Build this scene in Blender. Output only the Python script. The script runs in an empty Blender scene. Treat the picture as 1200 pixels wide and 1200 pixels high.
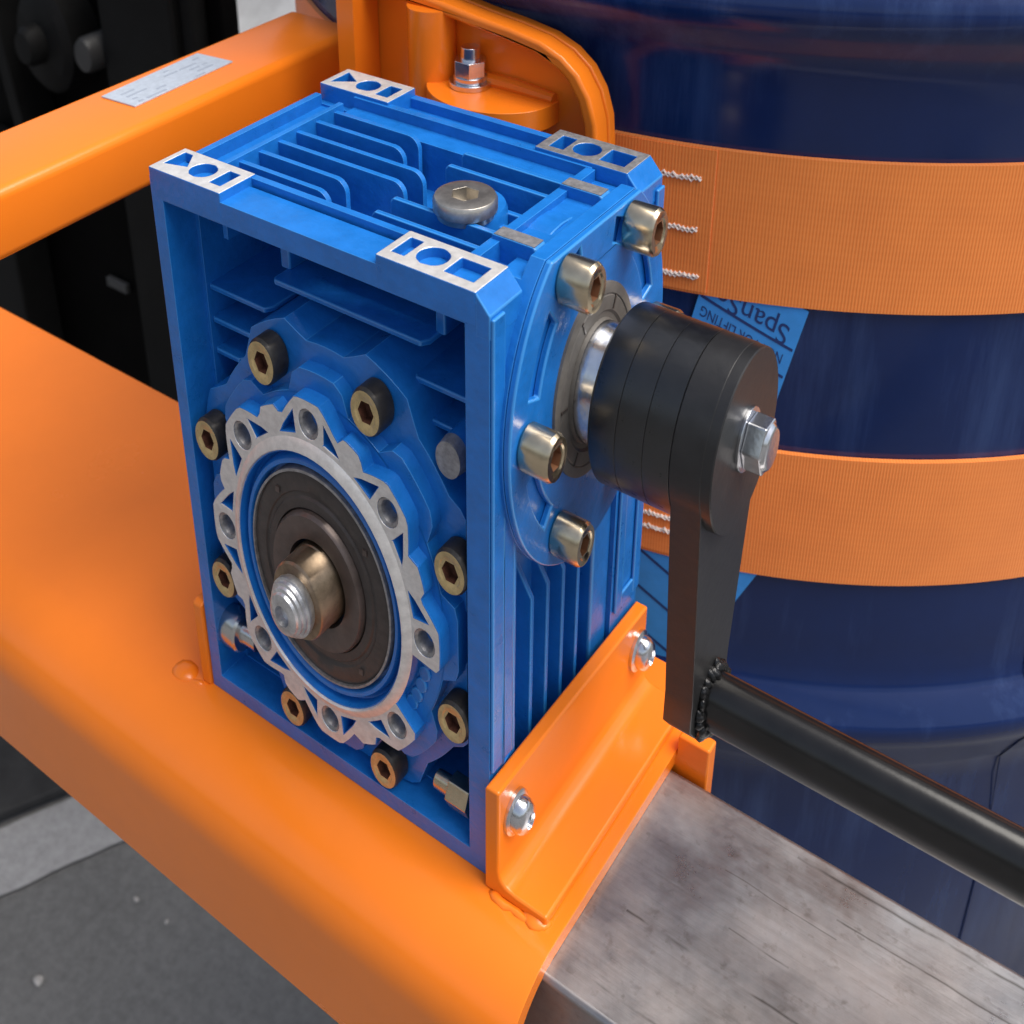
import bpy, bmesh, math, random
from mathutils import Vector, Matrix
from mathutils.geometry import tessellate_polygon
random.seed(7)
R_ = math.radians
S = 0.002                      # all shapes are written in units of 2 mm, gearbox corner at the origin
sc = bpy.context.scene
C = sc.collection

# ------------------------------------------------------------------ camera
cam_d = bpy.data.cameras.new('camera'); cam = bpy.data.objects.new('camera', cam_d); C.objects.link(cam)
cp = Vector((123.44, -96.471, 176.593)); tg = Vector((20.81, 40.0, 99.86)); roll = -0.0175
fwd = (tg - cp).normalized(); rt = fwd.cross(Vector((0, 0, 1))).normalized(); up = rt.cross(fwd)
c_, s_ = math.cos(roll), math.sin(roll)
rt, up = c_*rt + s_*up, -s_*rt + c_*up
m = Matrix((rt, up, -fwd)).transposed().to_4x4(); m.translation = cp*S
cam.matrix_world = m
cam_d.sensor_width = 36; cam_d.lens = 1434.23/1200*36
cam_d.shift_x = (600-516.48)/1200; cam_d.shift_y = (121.72-600)/1200
cam_d.clip_start = 0.01; cam_d.clip_end = 200
cam_d.dof.use_dof = True; cam_d.dof.focus_distance = 0.335; cam_d.dof.aperture_fstop = 26
sc.camera = cam

# ------------------------------------------------------------------ world, sun, exposure
SUN_EL, SUN_AZ = R_(64), R_(77)          # azimuth measured from +y towards +x
w = bpy.data.worlds.new('World'); sc.world = w; w.use_nodes = True
nt = w.node_tree; bg = nt.nodes['Background']
sky = nt.nodes.new('ShaderNodeTexSky'); sky.sky_type = 'NISHITA'; sky.sun_disc = False
sky.sun_elevation = SUN_EL; sky.sun_rotation = SUN_AZ; sky.air_density = 1.0; sky.dust_density = 3.0; sky.ozone_density = 1.0
hs = nt.nodes.new('ShaderNodeHueSaturation'); hs.inputs['Saturation'].default_value = 0.7      # thin high cloud
nt.links.new(sky.outputs[0], hs.inputs['Color']); nt.links.new(hs.outputs[0], bg.inputs[0]); bg.inputs[1].default_value = 0.062
sun_d = bpy.data.lights.new('sun', 'SUN'); sun = bpy.data.objects.new('sun', sun_d); C.objects.link(sun)
sun_d.energy = 1.5; sun_d.angle = R_(48); sun_d.color = (1.0, 0.95, 0.87)
sd = Vector((math.sin(SUN_AZ)*math.cos(SUN_EL), math.cos(SUN_AZ)*math.cos(SUN_EL), math.sin(SUN_EL)))
sun.rotation_euler = sd.to_track_quat('Z', 'Y').to_euler()
sc.view_settings.view_transform = 'Standard'; sc.view_settings.look = 'None'
sc.view_settings.exposure = 1.36; sc.view_settings.gamma = 1.0

# ------------------------------------------------------------------ materials
def mat(name, col, rough=0.5, metal=0.0, spec=0.5, coat=0.0, var=0.0, vscale=60, bump=0.0, bscale=400, col2=None, rvar=0.0):
    M = bpy.data.materials.new(name); M.use_nodes = True
    t = M.node_tree; b = t.nodes['Principled BSDF']
    b.inputs['Base Color'].default_value = (*col, 1); b.inputs['Roughness'].default_value = rough
    b.inputs['Metallic'].default_value = metal; b.inputs['Specular IOR Level'].default_value = spec
    b.inputs['Coat Weight'].default_value = coat; b.inputs['Coat Roughness'].default_value = 0.12
    tc = t.nodes.new('ShaderNodeTexCoord')
    if var or col2 or rvar:
        n = t.nodes.new('ShaderNodeTexNoise'); n.inputs['Scale'].default_value = vscale; n.inputs['Detail'].default_value = 6
        n.inputs['Roughness'].default_value = 0.65
        t.links.new(tc.outputs['Object'], n.inputs['Vector'])
        r = t.nodes.new('ShaderNodeValToRGB')
        c2 = col2 if col2 else tuple(max(0, x*(1-var)) for x in col)
        c1 = col if col2 else tuple(min(1, x*(1+var)) for x in col)
        r.color_ramp.elements[0].position = 0.35; r.color_ramp.elements[0].color = (*c2, 1)
        r.color_ramp.elements[1].position = 0.65; r.color_ramp.elements[1].color = (*c1, 1)
        t.links.new(n.outputs['Fac'], r.inputs[0]); t.links.new(r.outputs[0], b.inputs['Base Color'])
        if rvar:
            mr = t.nodes.new('ShaderNodeMapRange')
            mr.inputs['To Min'].default_value = max(0.02, rough-rvar); mr.inputs['To Max'].default_value = min(1, rough+rvar)
            mr.inputs['From Min'].default_value = 0.3; mr.inputs['From Max'].default_value = 0.7
            t.links.new(n.outputs['Fac'], mr.inputs['Value']); t.links.new(mr.outputs[0], b.inputs['Roughness'])
    if bump:
        n2 = t.nodes.new('ShaderNodeTexNoise'); n2.inputs['Scale'].default_value = bscale; n2.inputs['Detail'].default_value = 4
        t.links.new(tc.outputs['Object'], n2.inputs['Vector'])
        bp = t.nodes.new('ShaderNodeBump'); bp.inputs['Strength'].default_value = bump; bp.inputs['Distance'].default_value = 0.001
        t.links.new(n2.outputs['Fac'], bp.inputs['Height']); t.links.new(bp.outputs[0], b.inputs['Normal'])
    return M

BLUE = mat('blue_enamel', (0.010, 0.155, 0.52), 0.33, 0, 0.45, 0.2, var=0.12, vscale=90, bump=0.20, bscale=420, rvar=0.08)
BLUE_EDGE = mat('worn_enamel_highlight', (0.035, 0.24, 0.62), 0.30, 0, 0.5, 0.3)  # lighter bevel faces: edge highlights painted into the colour, plus some worn paint
ORANGE = mat('orange_powder_coat', (0.90, 0.21, 0.012), 0.24, 0, 0.45, 0.12, var=0.03, vscale=12, bump=0.16, bscale=38, rvar=0.04)
ALU = mat('machined_aluminium', (0.74, 0.71, 0.68), 0.38, 0.45, 0.5, var=0.12, vscale=300, bump=0.08, bscale=900)
ALUD = mat('greyed_aluminium', (0.36, 0.35, 0.35), 0.5, 0.7, var=0.25, vscale=500)
STEEL = mat('bright_steel', (0.70, 0.71, 0.74), 0.22, 1.0, var=0.10, vscale=300, bump=0.06, bscale=500)
STEELR = mat('rough_turned_steel', (0.62, 0.62, 0.63), 0.36, 0.9, var=0.25, vscale=260, bump=0.3, bscale=420)
BRASS = mat('yellow_zinc', (0.56, 0.42, 0.20), 0.36, 0.45, var=0.18, vscale=400, bump=0.1, bscale=700)
NICKEL = mat('warm_nickel', (0.64, 0.53, 0.37), 0.27, 1.0, var=0.10, vscale=300)
SOCK = mat('rusty_socket', (0.10, 0.035, 0.02), 0.7, 0.3, var=0.4, vscale=500)
DARK = mat('dark_bolt_side', (0.06, 0.055, 0.05), 0.4, 0.7, var=0.2, vscale=300)
SEAL = mat('brown_black_rubber', (0.050, 0.040, 0.036), 0.42, 0.0, 0.4, var=0.2, vscale=200, bump=0.1, bscale=500)
SEAL2 = mat('worn_steel_ring', (0.115, 0.088, 0.078), 0.36, 0.5, var=0.2, vscale=150)
GSEAL = mat('grey_rubber', (0.13, 0.12, 0.11), 0.55, 0.0, 0.4, var=0.15, vscale=200)
HUB = mat('oiled_steel', (0.29, 0.215, 0.145), 0.38, 0.95, var=0.35, vscale=130)
BLACK = mat('black_gloss_paint', (0.007, 0.007, 0.0075), 0.33, 0.0, 0.6, 0.4, var=0.3, vscale=150, bump=0.35, bscale=75, rvar=0.08)
BLACK.node_tree.nodes['Principled BSDF'].inputs['Coat Roughness'].default_value = 0.3
BLACKF = mat('black_satin_paint', (0.016, 0.0155, 0.016), 0.38, 0.0, 0.5, var=0.15, vscale=200, bump=0.1, bscale=300)
TUBE = mat('black_tube_paint', (0.008, 0.0075, 0.0075), 0.24, 0.0, 0.5, 0.0, var=0.3, vscale=80, bump=0.06, bscale=200)
WELD = mat('black_weld', (0.02, 0.02, 0.021), 0.2, 0.6, bump=0.5, bscale=700)
PLATE = mat('pale_plate', (0.50, 0.55, 0.62), 0.4, 0.2, var=0.1, vscale=500)
PRINT = mat('grey_print', (0.33, 0.37, 0.44), 0.5)
THREAD = mat('white_thread', (0.75, 0.66, 0.60), 0.8)
TAG = mat('blue_vinyl', (0.04, 0.30, 0.78), 0.42, var=0.08, vscale=100)
TAGINK = mat('navy_ink', (0.008, 0.035, 0.16), 0.5)
MACH = mat('black_machine_paint', (0.0015, 0.0012, 0.0012), 0.7, 0, 0.06, var=0.4, vscale=20)
MGREY = mat('charcoal_paint', (0.007, 0.007, 0.007), 0.6, 0, 0.12, var=0.2, vscale=20)
WHITE = mat('white_panel_paint', (0.78, 0.80, 0.83), 0.5, var=0.15, vscale=18)
PEB = mat('pale_stone', (0.36, 0.34, 0.32), 0.8, var=0.2, vscale=200)

def drum_mat():
    M = mat('navy_plastic', (0.005, 0.0185, 0.088), 0.22, 0, 0.36, coat=0.1, rvar=0.05, var=0.10, vscale=14, bump=0.06, bscale=90)
    t = M.node_tree; b = t.nodes['Principled BSDF']
    tc = t.nodes.new('ShaderNodeTexCoord'); mp = t.nodes.new('ShaderNodeMapping')
    mp.inputs['Scale'].default_value = (70, 70, 6)
    n = t.nodes.new('ShaderNodeTexNoise'); n.inputs['Scale'].default_value = 1.0; n.inputs['Detail'].default_value = 8; n.inputs['Roughness'].default_value = 0.7
    n2 = t.nodes.new('ShaderNodeTexNoise'); n2.inputs['Scale'].default_value = 9; n2.inputs['Detail'].default_value = 2
    t.links.new(tc.outputs['Object'], mp.inputs[0]); t.links.new(mp.outputs[0], n.inputs['Vector']); t.links.new(tc.outputs['Object'], n2.inputs['Vector'])
    mu = t.nodes.new('ShaderNodeMath'); mu.operation = 'MULTIPLY'
    t.links.new(n.outputs['Fac'], mu.inputs[0]); t.links.new(n2.outputs['Fac'], mu.inputs[1])
    r = t.nodes.new('ShaderNodeValToRGB'); r.color_ramp.elements[0].position = 0.255; r.color_ramp.elements[0].color = (0, 0, 0, 1)
    r.color_ramp.elements[1].position = 0.42; r.color_ramp.elements[1].color = (0.55, 0.55, 0.55, 1)
    mx = t.nodes.new('ShaderNodeMixRGB'); mx.inputs['Color2'].default_value = (0.045, 0.085, 0.22, 1)
    old = b.inputs['Base Color'].links[0].from_socket
    t.links.new(mu.outputs[0], r.inputs[0]); t.links.new(r.outputs[0], mx.inputs['Fac']); t.links.new(old, mx.inputs['Color1'])
    t.links.new(mx.outputs[0], b.inputs['Base Color'])
    return M
NAVY = drum_mat()

def web_mat():
    M = bpy.data.materials.new('orange_webbing'); M.use_nodes = True
    t = M.node_tree; b = t.nodes['Principled BSDF']; b.inputs['Roughness'].default_value = 0.62
    b.inputs['Sheen Weight'].default_value = 0.6; b.inputs['Sheen Roughness'].default_value = 0.4
    b.inputs['Sheen Tint'].default_value = (1.0, 0.75, 0.6, 1)
    uv = t.nodes.new('ShaderNodeTexCoord'); mp = t.nodes.new('ShaderNodeMapping')
    t.links.new(uv.outputs['UV'], mp.inputs[0])
    wv = t.nodes.new('ShaderNodeTexWave'); wv.wave_type = 'BANDS'; wv.bands_direction = 'X'; wv.inputs['Scale'].default_value = 0.6
    wv.inputs['Distortion'].default_value = 0.5; wv.inputs['Detail'].default_value = 2; wv.inputs['Detail Scale'].default_value = 0.7
    w2 = t.nodes.new('ShaderNodeTexWave'); w2.wave_type = 'BANDS'; w2.bands_direction = 'Y'; w2.inputs['Scale'].default_value = 0.22
    w2.inputs['Distortion'].default_value = 0.6; w2.inputs['Detail'].default_value = 1
    n = t.nodes.new('ShaderNodeTexNoise'); n.inputs['Scale'].default_value = 0.12; n.inputs['Detail'].default_value = 5
    for q in (wv, w2, n): t.links.new(mp.outputs[0], q.inputs['Vector'])
    ad = t.nodes.new('ShaderNodeMath'); ad.operation = 'MULTIPLY_ADD'; ad.inputs[1].default_value = 0.18
    t.links.new(w2.outputs['Fac'], ad.inputs[0]); t.links.new(wv.outputs['Fac'], ad.inputs[2])
    r = t.nodes.new('ShaderNodeValToRGB')
    r.color_ramp.elements[0].color = (0.92, 0.215, 0.026, 1); r.color_ramp.elements[0].position = 0.0
    r.color_ramp.elements[1].color = (1.0, 0.30, 0.06, 1); r.color_ramp.elements[1].position = 0.8
    t.links.new(ad.outputs[0], r.inputs[0])
    mx = t.nodes.new('ShaderNodeMixRGB'); mx.blend_type = 'MULTIPLY'; mx.inputs['Fac'].default_value = 0.5
    r2 = t.nodes.new('ShaderNodeValToRGB'); r2.color_ramp.elements[0].position = 0.3; r2.color_ramp.elements[0].color = (0.88, 0.84, 0.82, 1)
    r2.color_ramp.elements[1].position = 0.6
    t.links.new(n.outputs['Fac'], r2.inputs[0]); t.links.new(r.outputs[0], mx.inputs['Color1']); t.links.new(r2.outputs[0], mx.inputs['Color2'])
    t.links.new(mx.outputs[0], b.inputs['Base Color'])
    bp = t.nodes.new('ShaderNodeBump'); bp.inputs['Strength'].default_value = 0.2; bp.inputs['Distance'].default_value = 0.0003
    t.links.new(ad.outputs[0], bp.inputs['Height']); t.links.new(bp.outputs[0], b.inputs['Normal'])
    return M
WEB = web_mat()

def tine_mat():
    M = bpy.data.materials.new('bare_scratched_steel'); M.use_nodes = True
    t = M.node_tree; b = t.nodes['Principled BSDF']; b.inputs['Metallic'].default_value = 0.9
    tc = t.nodes.new('ShaderNodeTexCoord')
    def noise(scale, vec, det=6, rough=0.6):
        mp = t.nodes.new('ShaderNodeMapping'); mp.inputs['Scale'].default_value = vec
        n = t.nodes.new('ShaderNodeTexNoise'); n.inputs['Scale'].default_value = scale; n.inputs['Detail'].default_value = det; n.inputs['Roughness'].default_value = rough
        t.links.new(tc.outputs['Object'], mp.inputs[0]); t.links.new(mp.outputs[0], n.inputs['Vector']); return n.outputs['Fac']
    def ramp(fac, p0, c0, p1, c1):
        r = t.nodes.new('ShaderNodeValToRGB'); r.color_ramp.elements[0].position = p0; r.color_ramp.elements[0].color = (*c0, 1)
        r.color_ramp.elements[1].position = p1; r.color_ramp.elements[1].color = (*c1, 1); t.links.new(fac, r.inputs[0]); return r.outputs[0]
    def mult(a, b_, f=1.0, mode='MULTIPLY'):
        x = t.nodes.new('ShaderNodeMixRGB'); x.blend_type = mode; x.inputs['Fac'].default_value = f
        t.links.new(a, x.inputs['Color1']); t.links.new(b_, x.inputs['Color2']); return x.outputs[0]
    base = ramp(noise(30, (1, 1, 1), 9, 0.7), 0.36, (0.29, 0.295, 0.305), 0.66, (0.40, 0.41, 0.425))
    streak = ramp(noise(110, (0.12, 5, 1), 10, 0.8), 0.40, (0.70, 0.69, 0.68), 0.56, (1, 1, 1))
    cross = ramp(noise(45, (1, 1.2, 1), 10, 0.75), 0.36, (0.70, 0.68, 0.67), 0.58, (1, 1, 1))
    speck = ramp(noise(260, (1, 1, 1), 5), 0.28, (0.62, 0.58, 0.55), 0.42, (1, 1, 1))
    c = mult(mult(mult(base, streak, 0.42), cross, 0.34), speck, 0.6)
    tint = ramp(noise(17, (1, 1, 1), 5), 0.38, (0.86, 0.93, 1.0), 0.62, (1.0, 0.88, 0.80)); c = mult(c, tint, 0.45)
    sx = t.nodes.new('ShaderNodeSeparateXYZ'); t.links.new(tc.outputs['Object'], sx.inputs[0])
    wob = noise(30, (1, 0.3, 1), 3)
    def M2(op, a, b_=None, c_=None):
        q = t.nodes.new('ShaderNodeMath'); q.operation = op
        for i, v in enumerate((a, b_, c_)):
            if v is None: continue
            if isinstance(v, (int, float)): q.inputs[i].default_value = v
            else: t.links.new(v, q.inputs[i])
        return q.outputs[0]
    yy = M2('MULTIPLY_ADD', wob, 0.0022, sx.outputs['Y'])
    tot = None
    for y_, x0, x1, w_, dp in ((9.4, 75, 140, .30, .8), (26.0, 100, 150, .22, .7), (23.2, 84, 101, .16, .5), (31.6, 92, 170, .34, .75), (-1.8, 72, 140, .26, .55), (15.6, 88, 97, .18, .6), (4.2, 100, 128, .14, .5), (19.4, 104, 133, .14, .45)):
        dy_ = M2('ABSOLUTE', M2('SUBTRACT', yy, (y_-14.1)*S + 0.0011))
        ln = M2('SUBTRACT', 1.0, M2('SMOOTHSTEP' if False else 'MINIMUM', M2('DIVIDE', dy_, w_*S), 1.0))
        xa = M2('MULTIPLY', M2('GREATER_THAN', sx.outputs['X'], (x0-65)*S), M2('LESS_THAN', sx.outputs['X'], (x1-65)*S))
        k_ = M2('MULTIPLY', M2('MULTIPLY', ln, xa), dp); tot = k_ if tot is None else M2('MAXIMUM', tot, k_)
    brk = t.nodes.new('ShaderNodeMapRange'); brk.inputs['From Min'].default_value = 0.38; brk.inputs['From Max'].default_value = 0.5; t.links.new(noise(120, (0.4, 1, 1), 3), brk.inputs['Value'])
    tot = M2('MULTIPLY', tot, brk.outputs[0])
    sm = t.nodes.new('ShaderNodeMixRGB'); sm.inputs['Color2'].default_value = (0.05, 0.045, 0.04, 1); t.links.new(tot, sm.inputs['Fac']); t.links.new(c, sm.inputs['Color1']); c = sm.outputs[0]
    dents = ramp(noise(95, (1, 1.1, 1), 4), 0.29, (0.45, 0.42, 0.40), 0.33, (1, 1, 1))
    c = mult(c, dents, 0.5)
    rust = t.nodes.new('ShaderNodeMixRGB'); rust.inputs['Color2'].default_value = (0.27, 0.20, 0.18, 1)
    rf = ramp(noise(20, (1, 1.2, 1), 8, .7), 0.52, (0, 0, 0), 0.75, (0.30, 0.30, 0.30)); t.links.new(rf, rust.inputs['Fac']); t.links.new(c, rust.inputs['Color1'])
    t.links.new(rust.outputs[0], b.inputs['Base Color'])
    t.links.new(ramp(noise(40, (1, 1.3, 1), 8, 0.7), 0.35, (0.27,)*3, 0.65, (0.50,)*3), b.inputs['Roughness'])
    bp = t.nodes.new('ShaderNodeBump'); bp.inputs['Strength'].default_value = 0.12; bp.inputs['Distance'].default_value = 0.0004
    t.links.new(streak, bp.inputs['Height']); t.links.new(bp.outputs[0], b.inputs['Normal'])
    return M
TINE = tine_mat()

def asphalt(name, c0, c1):
    M = bpy.data.materials.new(name); M.use_nodes = True
    t = M.node_tree; b = t.nodes['Principled BSDF']; b.inputs['Roughness'].default_value = 0.85; b.inputs['Specular IOR Level'].default_value = 0.3
    tc = t.nodes.new('ShaderNodeTexCoord')
    n = t.nodes.new('ShaderNodeTexNoise'); n.inputs['Scale'].default_value = 95; n.inputs['Detail'].default_value = 9; n.inputs['Roughness'].default_value = 0.8
    n2 = t.nodes.new('ShaderNodeTexNoise'); n2.inputs['Scale'].default_value = 5; n2.inputs['Detail'].default_value = 5
    r = t.nodes.new('ShaderNodeValToRGB'); r.color_ramp.elements[0].color = (*c0, 1); r.color_ramp.elements[0].position = 0.3
    r.color_ramp.elements[1].color = (*c1, 1); r.color_ramp.elements[1].position = 0.7
    mx = t.nodes.new('ShaderNodeMixRGB'); mx.blend_type = 'MULTIPLY'; mx.inputs['Fac'].default_value = 0.4
    for q in (n, n2): t.links.new(tc.outputs['Object'], q.inputs['Vector'])
    t.links.new(n.outputs['Fac'], r.inputs[0]); t.links.new(r.outputs[0], mx.inputs['Color1']); t.links.new(n2.outputs['Fac'], mx.inputs['Color2'])
    t.links.new(mx.outputs[0], b.inputs['Base Color'])
    bp = t.nodes.new('ShaderNodeBump'); bp.inputs['Strength'].default_value = 0.6; bp.inputs['Distance'].default_value = 0.004
    t.links.new(n.outputs['Fac'], bp.inputs['Height']); t.links.new(bp.outputs[0], b.inputs['Normal'])
    return M
ASPH = asphalt('asphalt', (0.14, 0.138, 0.134), (0.25, 0.245, 0.24))
LINE = asphalt('worn_white_line', (0.34, 0.33, 0.325), (0.56, 0.55, 0.545))

# ------------------------------------------------------------------ mesh helpers
def P(axis, a, b, c):
    if axis == 'x': return Vector((c, a, b))
    if axis == 'y': return Vector((a, c, b))
    return Vector((a, b, c))

def box(bm, x0, x1, y0, y1, z0, z1, mi=0):
    v = [bm.verts.new((x, y, z)) for x in (x0, x1) for y in (y0, y1) for z in (z0, z1)]
    for f in ((0, 1, 3, 2), (4, 6, 7, 5), (0, 4, 5, 1), (2, 3, 7, 6), (0, 2, 6, 4), (1, 5, 7, 3)):
        bm.faces.new([v[i] for i in f]).material_index = mi

def prism(bm, axis, outer, c0, c1, holes=(), mi=(0, 0, 0)):
    loops = [list(outer)] + [list(h) for h in holes]
    flat = [p for l in loops for p in l]
    a = [bm.verts.new(P(axis, p[0], p[1], c0)) for p in flat]
    b = [bm.verts.new(P(axis, p[0], p[1], c1)) for p in flat]
    tris = []
    if len(loops) == 1 and len(outer) <= 4:
        tris = [list(range(len(outer)))]
    elif len(loops) == 1:
        tris = tessellate_polygon([[Vector((p[0], p[1], 0)) for p in l] for l in loops])
    else:
        for ring_, mm in ((a, mi[0]), (b, mi[1])):
            ed = []; o = 0
            for l in loops:
                ed += [bm.edges.new((ring_[o+i], ring_[o+(i+1) % len(l)])) for i in range(len(l))]; o += len(l)
            for f in bmesh.ops.triangle_fill(bm, edges=ed, use_beauty=True)['geom']:
                if isinstance(f, bmesh.types.BMFace): f.material_index = mm
    for tr in tris:
        try:
            bm.faces.new([a[i] for i in tr]).material_index = mi[0]
            bm.faces.new([b[i] for i in tr]).material_index = mi[1]
        except ValueError: pass
    o = 0
    for l in loops:
        n = len(l)
        for i in range(n):
            j = (i+1) % n
            bm.faces.new((a[o+i], a[o+j], b[o+j], b[o+i])).material_index = mi[2]
        o += n

def lathe(bm, axis, ca, cb, prof, k=1.0, n=48, mi=None, a0=0, a1=None, cap0=True, cap1=True):
    """prof: (radius, position along axis); first coordinate of the plane is squeezed by k"""
    rings = []; full = a1 is None
    for r, c in prof:
        if r < 1e-6: rings.append([bm.verts.new(P(axis, ca, cb, c))]); continue
        m_ = n if full else n+1
        rings.append([bm.verts.new(P(axis, ca + k*r*math.cos(t), cb + r*math.sin(t), c))
                      for t in [(a0 + (2*math.pi if full else a1-a0)*i/n) for i in range(m_)]])
    for q in range(len(rings)-1):
        A, B = rings[q], rings[q+1]; M = mi[q] if mi else 0
        cnt = n
        for i in range(cnt):
            j = (i+1) % n if full else i+1
            if len(A) == 1 and len(B) == 1: continue
            if len(A) == 1: f = (A[0], B[i], B[j])
            elif len(B) == 1: f = (A[i], A[j], B[0])
            else: f = (A[i], A[j], B[j], B[i])
            bm.faces.new(f).material_index = M
    if full:
        if cap0 and len(rings[0]) > 1: bm.faces.new(rings[0]).material_index = mi[0] if mi else 0
        if cap1 and len(rings[-1]) > 1: bm.faces.new(rings[-1]).material_index = mi[-1] if mi else 0

def ell(ca, cb, r, k, n=20, a0=0.0, a1=None):
    if a1 is None: return [(ca + k*r*math.cos(2*math.pi*i/n), cb + r*math.sin(2*math.pi*i/n)) for i in range(n)]
    return [(ca + k*r*math.cos(a0+(a1-a0)*i/n), cb + r*math.sin(a0+(a1-a0)*i/n)) for i in range(n+1)]

def rect(a0, a1, b0, b1): return [(a0, b0), (a1, b0), (a1, b1), (a0, b1)]

def tube(bm, pts, r, n=8, rs=None, mi=0, caps=True):
    pts = [Vector(p) for p in pts]; rings = []
    for i, p in enumerate(pts):
        d = (pts[min(i+1, len(pts)-1)] - pts[max(i-1, 0)]).normalized()
        u = d.cross(Vector((0, 0, 1)));  u = d.cross(Vector((1, 0, 0))) if u.length < 1e-3 else u
        u.normalize(); v = d.cross(u); rr = rs[i] if rs else r
        rings.append([bm.verts.new(p + rr*(math.cos(2*math.pi*k/n)*u + math.sin(2*math.pi*k/n)*v)) for k in range(n)])
    for A, B in zip(rings, rings[1:]):
        for k in range(n): bm.faces.new((A[k], A[(k+1) % n], B[(k+1) % n], B[k])).material_index = mi
    if caps:
        bm.faces.new(rings[0]).material_index = mi; bm.faces.new(rings[-1]).material_index = mi

def blob(bm, c, r, seed=0, mi=0, rough=0.18):
    rd = random.Random(seed)
    g = bmesh.ops.create_icosphere(bm, subdivisions=2, radius=1.0)
    ph = [rd.uniform(0, 6) for _ in range(3)]
    for v in g['verts']:
        k = 1 + rough*(math.sin(3*v.co.x+ph[0])+math.sin(3.3*v.co.y+ph[1])+math.sin(2.7*v.co.z+ph[2]))/1.7
        v.co = Vector((v.co.x*r[0]*k, v.co.y*r[1]*k, v.co.z*r[2]*k)) + Vector(c)
    for f in bm.faces: pass

ROOT = {}
def thing(name, label, cat, loc, group=None):
    o = bpy.data.objects.new(name, None); C.objects.link(o); o.empty_display_size = 0.01
    o.location = Vector(loc)*S; o['label'] = label; o['category'] = cat
    if group: o['group'] = group
    ROOT[o.name] = Vector(loc); return o

def obj(name, bm, mats, parent=None, bevel=0.0, org=None, ang=35, seg=2, smooth=True, keep=False):
    """org: origin in u; defaults to the centre of the mesh"""
    bmesh.ops.remove_doubles(bm, verts=bm.verts, dist=1e-5)
    bmesh.ops.recalc_face_normals(bm, faces=bm.faces)
    if org is None:
        lo = Vector([min(v.co[i] for v in bm.verts) for i in range(3)]); hi = Vector([max(v.co[i] for v in bm.verts) for i in range(3)])
        org = (lo+hi)/2
    org = Vector(org)
    for v in bm.verts: v.co = (v.co - org)*S
    me = bpy.data.meshes.new(name); bm.to_mesh(me); bm.free()
    for m_ in (mats if isinstance(mats, (list, tuple)) else [mats]): me.materials.append(m_)
    if smooth:
        me.polygons.foreach_set('use_smooth', [True]*len(me.polygons)); me.set_sharp_from_angle(angle=R_(ang))
    o = bpy.data.objects.new(name, me); C.objects.link(o)
    ro = Vector((0, 0, 0))
    if parent is not None:
        o.parent = parent
        ro = Vector(parent['_w']) if '_w' in parent else ROOT[parent.name]
    o.location = (org - ro)*S
    WPOS[o.name] = org
    ROOT[o.name] = org
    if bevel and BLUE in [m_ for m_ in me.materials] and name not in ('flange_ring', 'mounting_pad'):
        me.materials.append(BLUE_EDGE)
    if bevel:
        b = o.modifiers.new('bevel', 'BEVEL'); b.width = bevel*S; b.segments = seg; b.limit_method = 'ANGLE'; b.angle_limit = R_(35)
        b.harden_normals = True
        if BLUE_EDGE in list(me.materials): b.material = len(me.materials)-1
    return o
WPOS = {}

def copy_part(o, parent, worldpos):
    c = o.copy(); C.objects.link(c); c.parent = parent
    c.location = (Vector(worldpos) - ROOT[parent.name])*S; ROOT[c.name] = Vector(worldpos)
    for ch in [q for q in bpy.data.objects if q.parent == o]:
        d = ch.copy(); C.objects.link(d); d.parent = c; ROOT[d.name] = ROOT[ch.name] - ROOT[o.name] + Vector(worldpos)
    return c
def tag(o, label, cat, group=None):
    o['label'] = label; o['category'] = cat
    if group: o['group'] = group
    return o
B = bmesh.new

# ------------------------------------------------------------------ ground
GZ = -420
bm = B(); n_ = 40; ext = 4000
vs = [[bm.verts.new((-ext + 2*ext*i/n_, -ext + 2*ext*j/n_, GZ)) for j in range(n_+1)] for i in range(n_+1)]
for i in range(n_):
    for j in range(n_): bm.faces.new((vs[i][j], vs[i+1][j], vs[i+1][j+1], vs[i][j+1]))
g = obj('ground', bm, ASPH, org=(0, 0, GZ), smooth=False); g['kind'] = 'structure'
bm = B()                                                      # painted line: a thin worn sheet on the asphalt
a0, a1 = Vector((-317.7, 101.4)), Vector((-297.0, 142.8)); b0, b1 = Vector((-287.8, 80.3)), Vector((-255.1, 142.1))
d_ = (a1-a0).normalized(); rd = random.Random(3); L_, R2 = [], []
for i in range(121):
    s0 = -400 + i*10
    e = rd.uniform(-.5, .5)
    p = a0 + d_*s0; nrm = Vector((d_.y, -d_.x)); wd = (b0-a0).dot(nrm)
    L_.append(bm.verts.new((*(p + nrm*e), GZ+2))); R2.append(bm.verts.new((*(p + nrm*(wd+rd.uniform(-.5, .5))), GZ+2)))
for i in range(120): bm.faces.new((L_[i], L_[i+1], R2[i+1], R2[i]))
g = obj('road_marking', bm, LINE, smooth=False); g['kind'] = 'structure'

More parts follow.
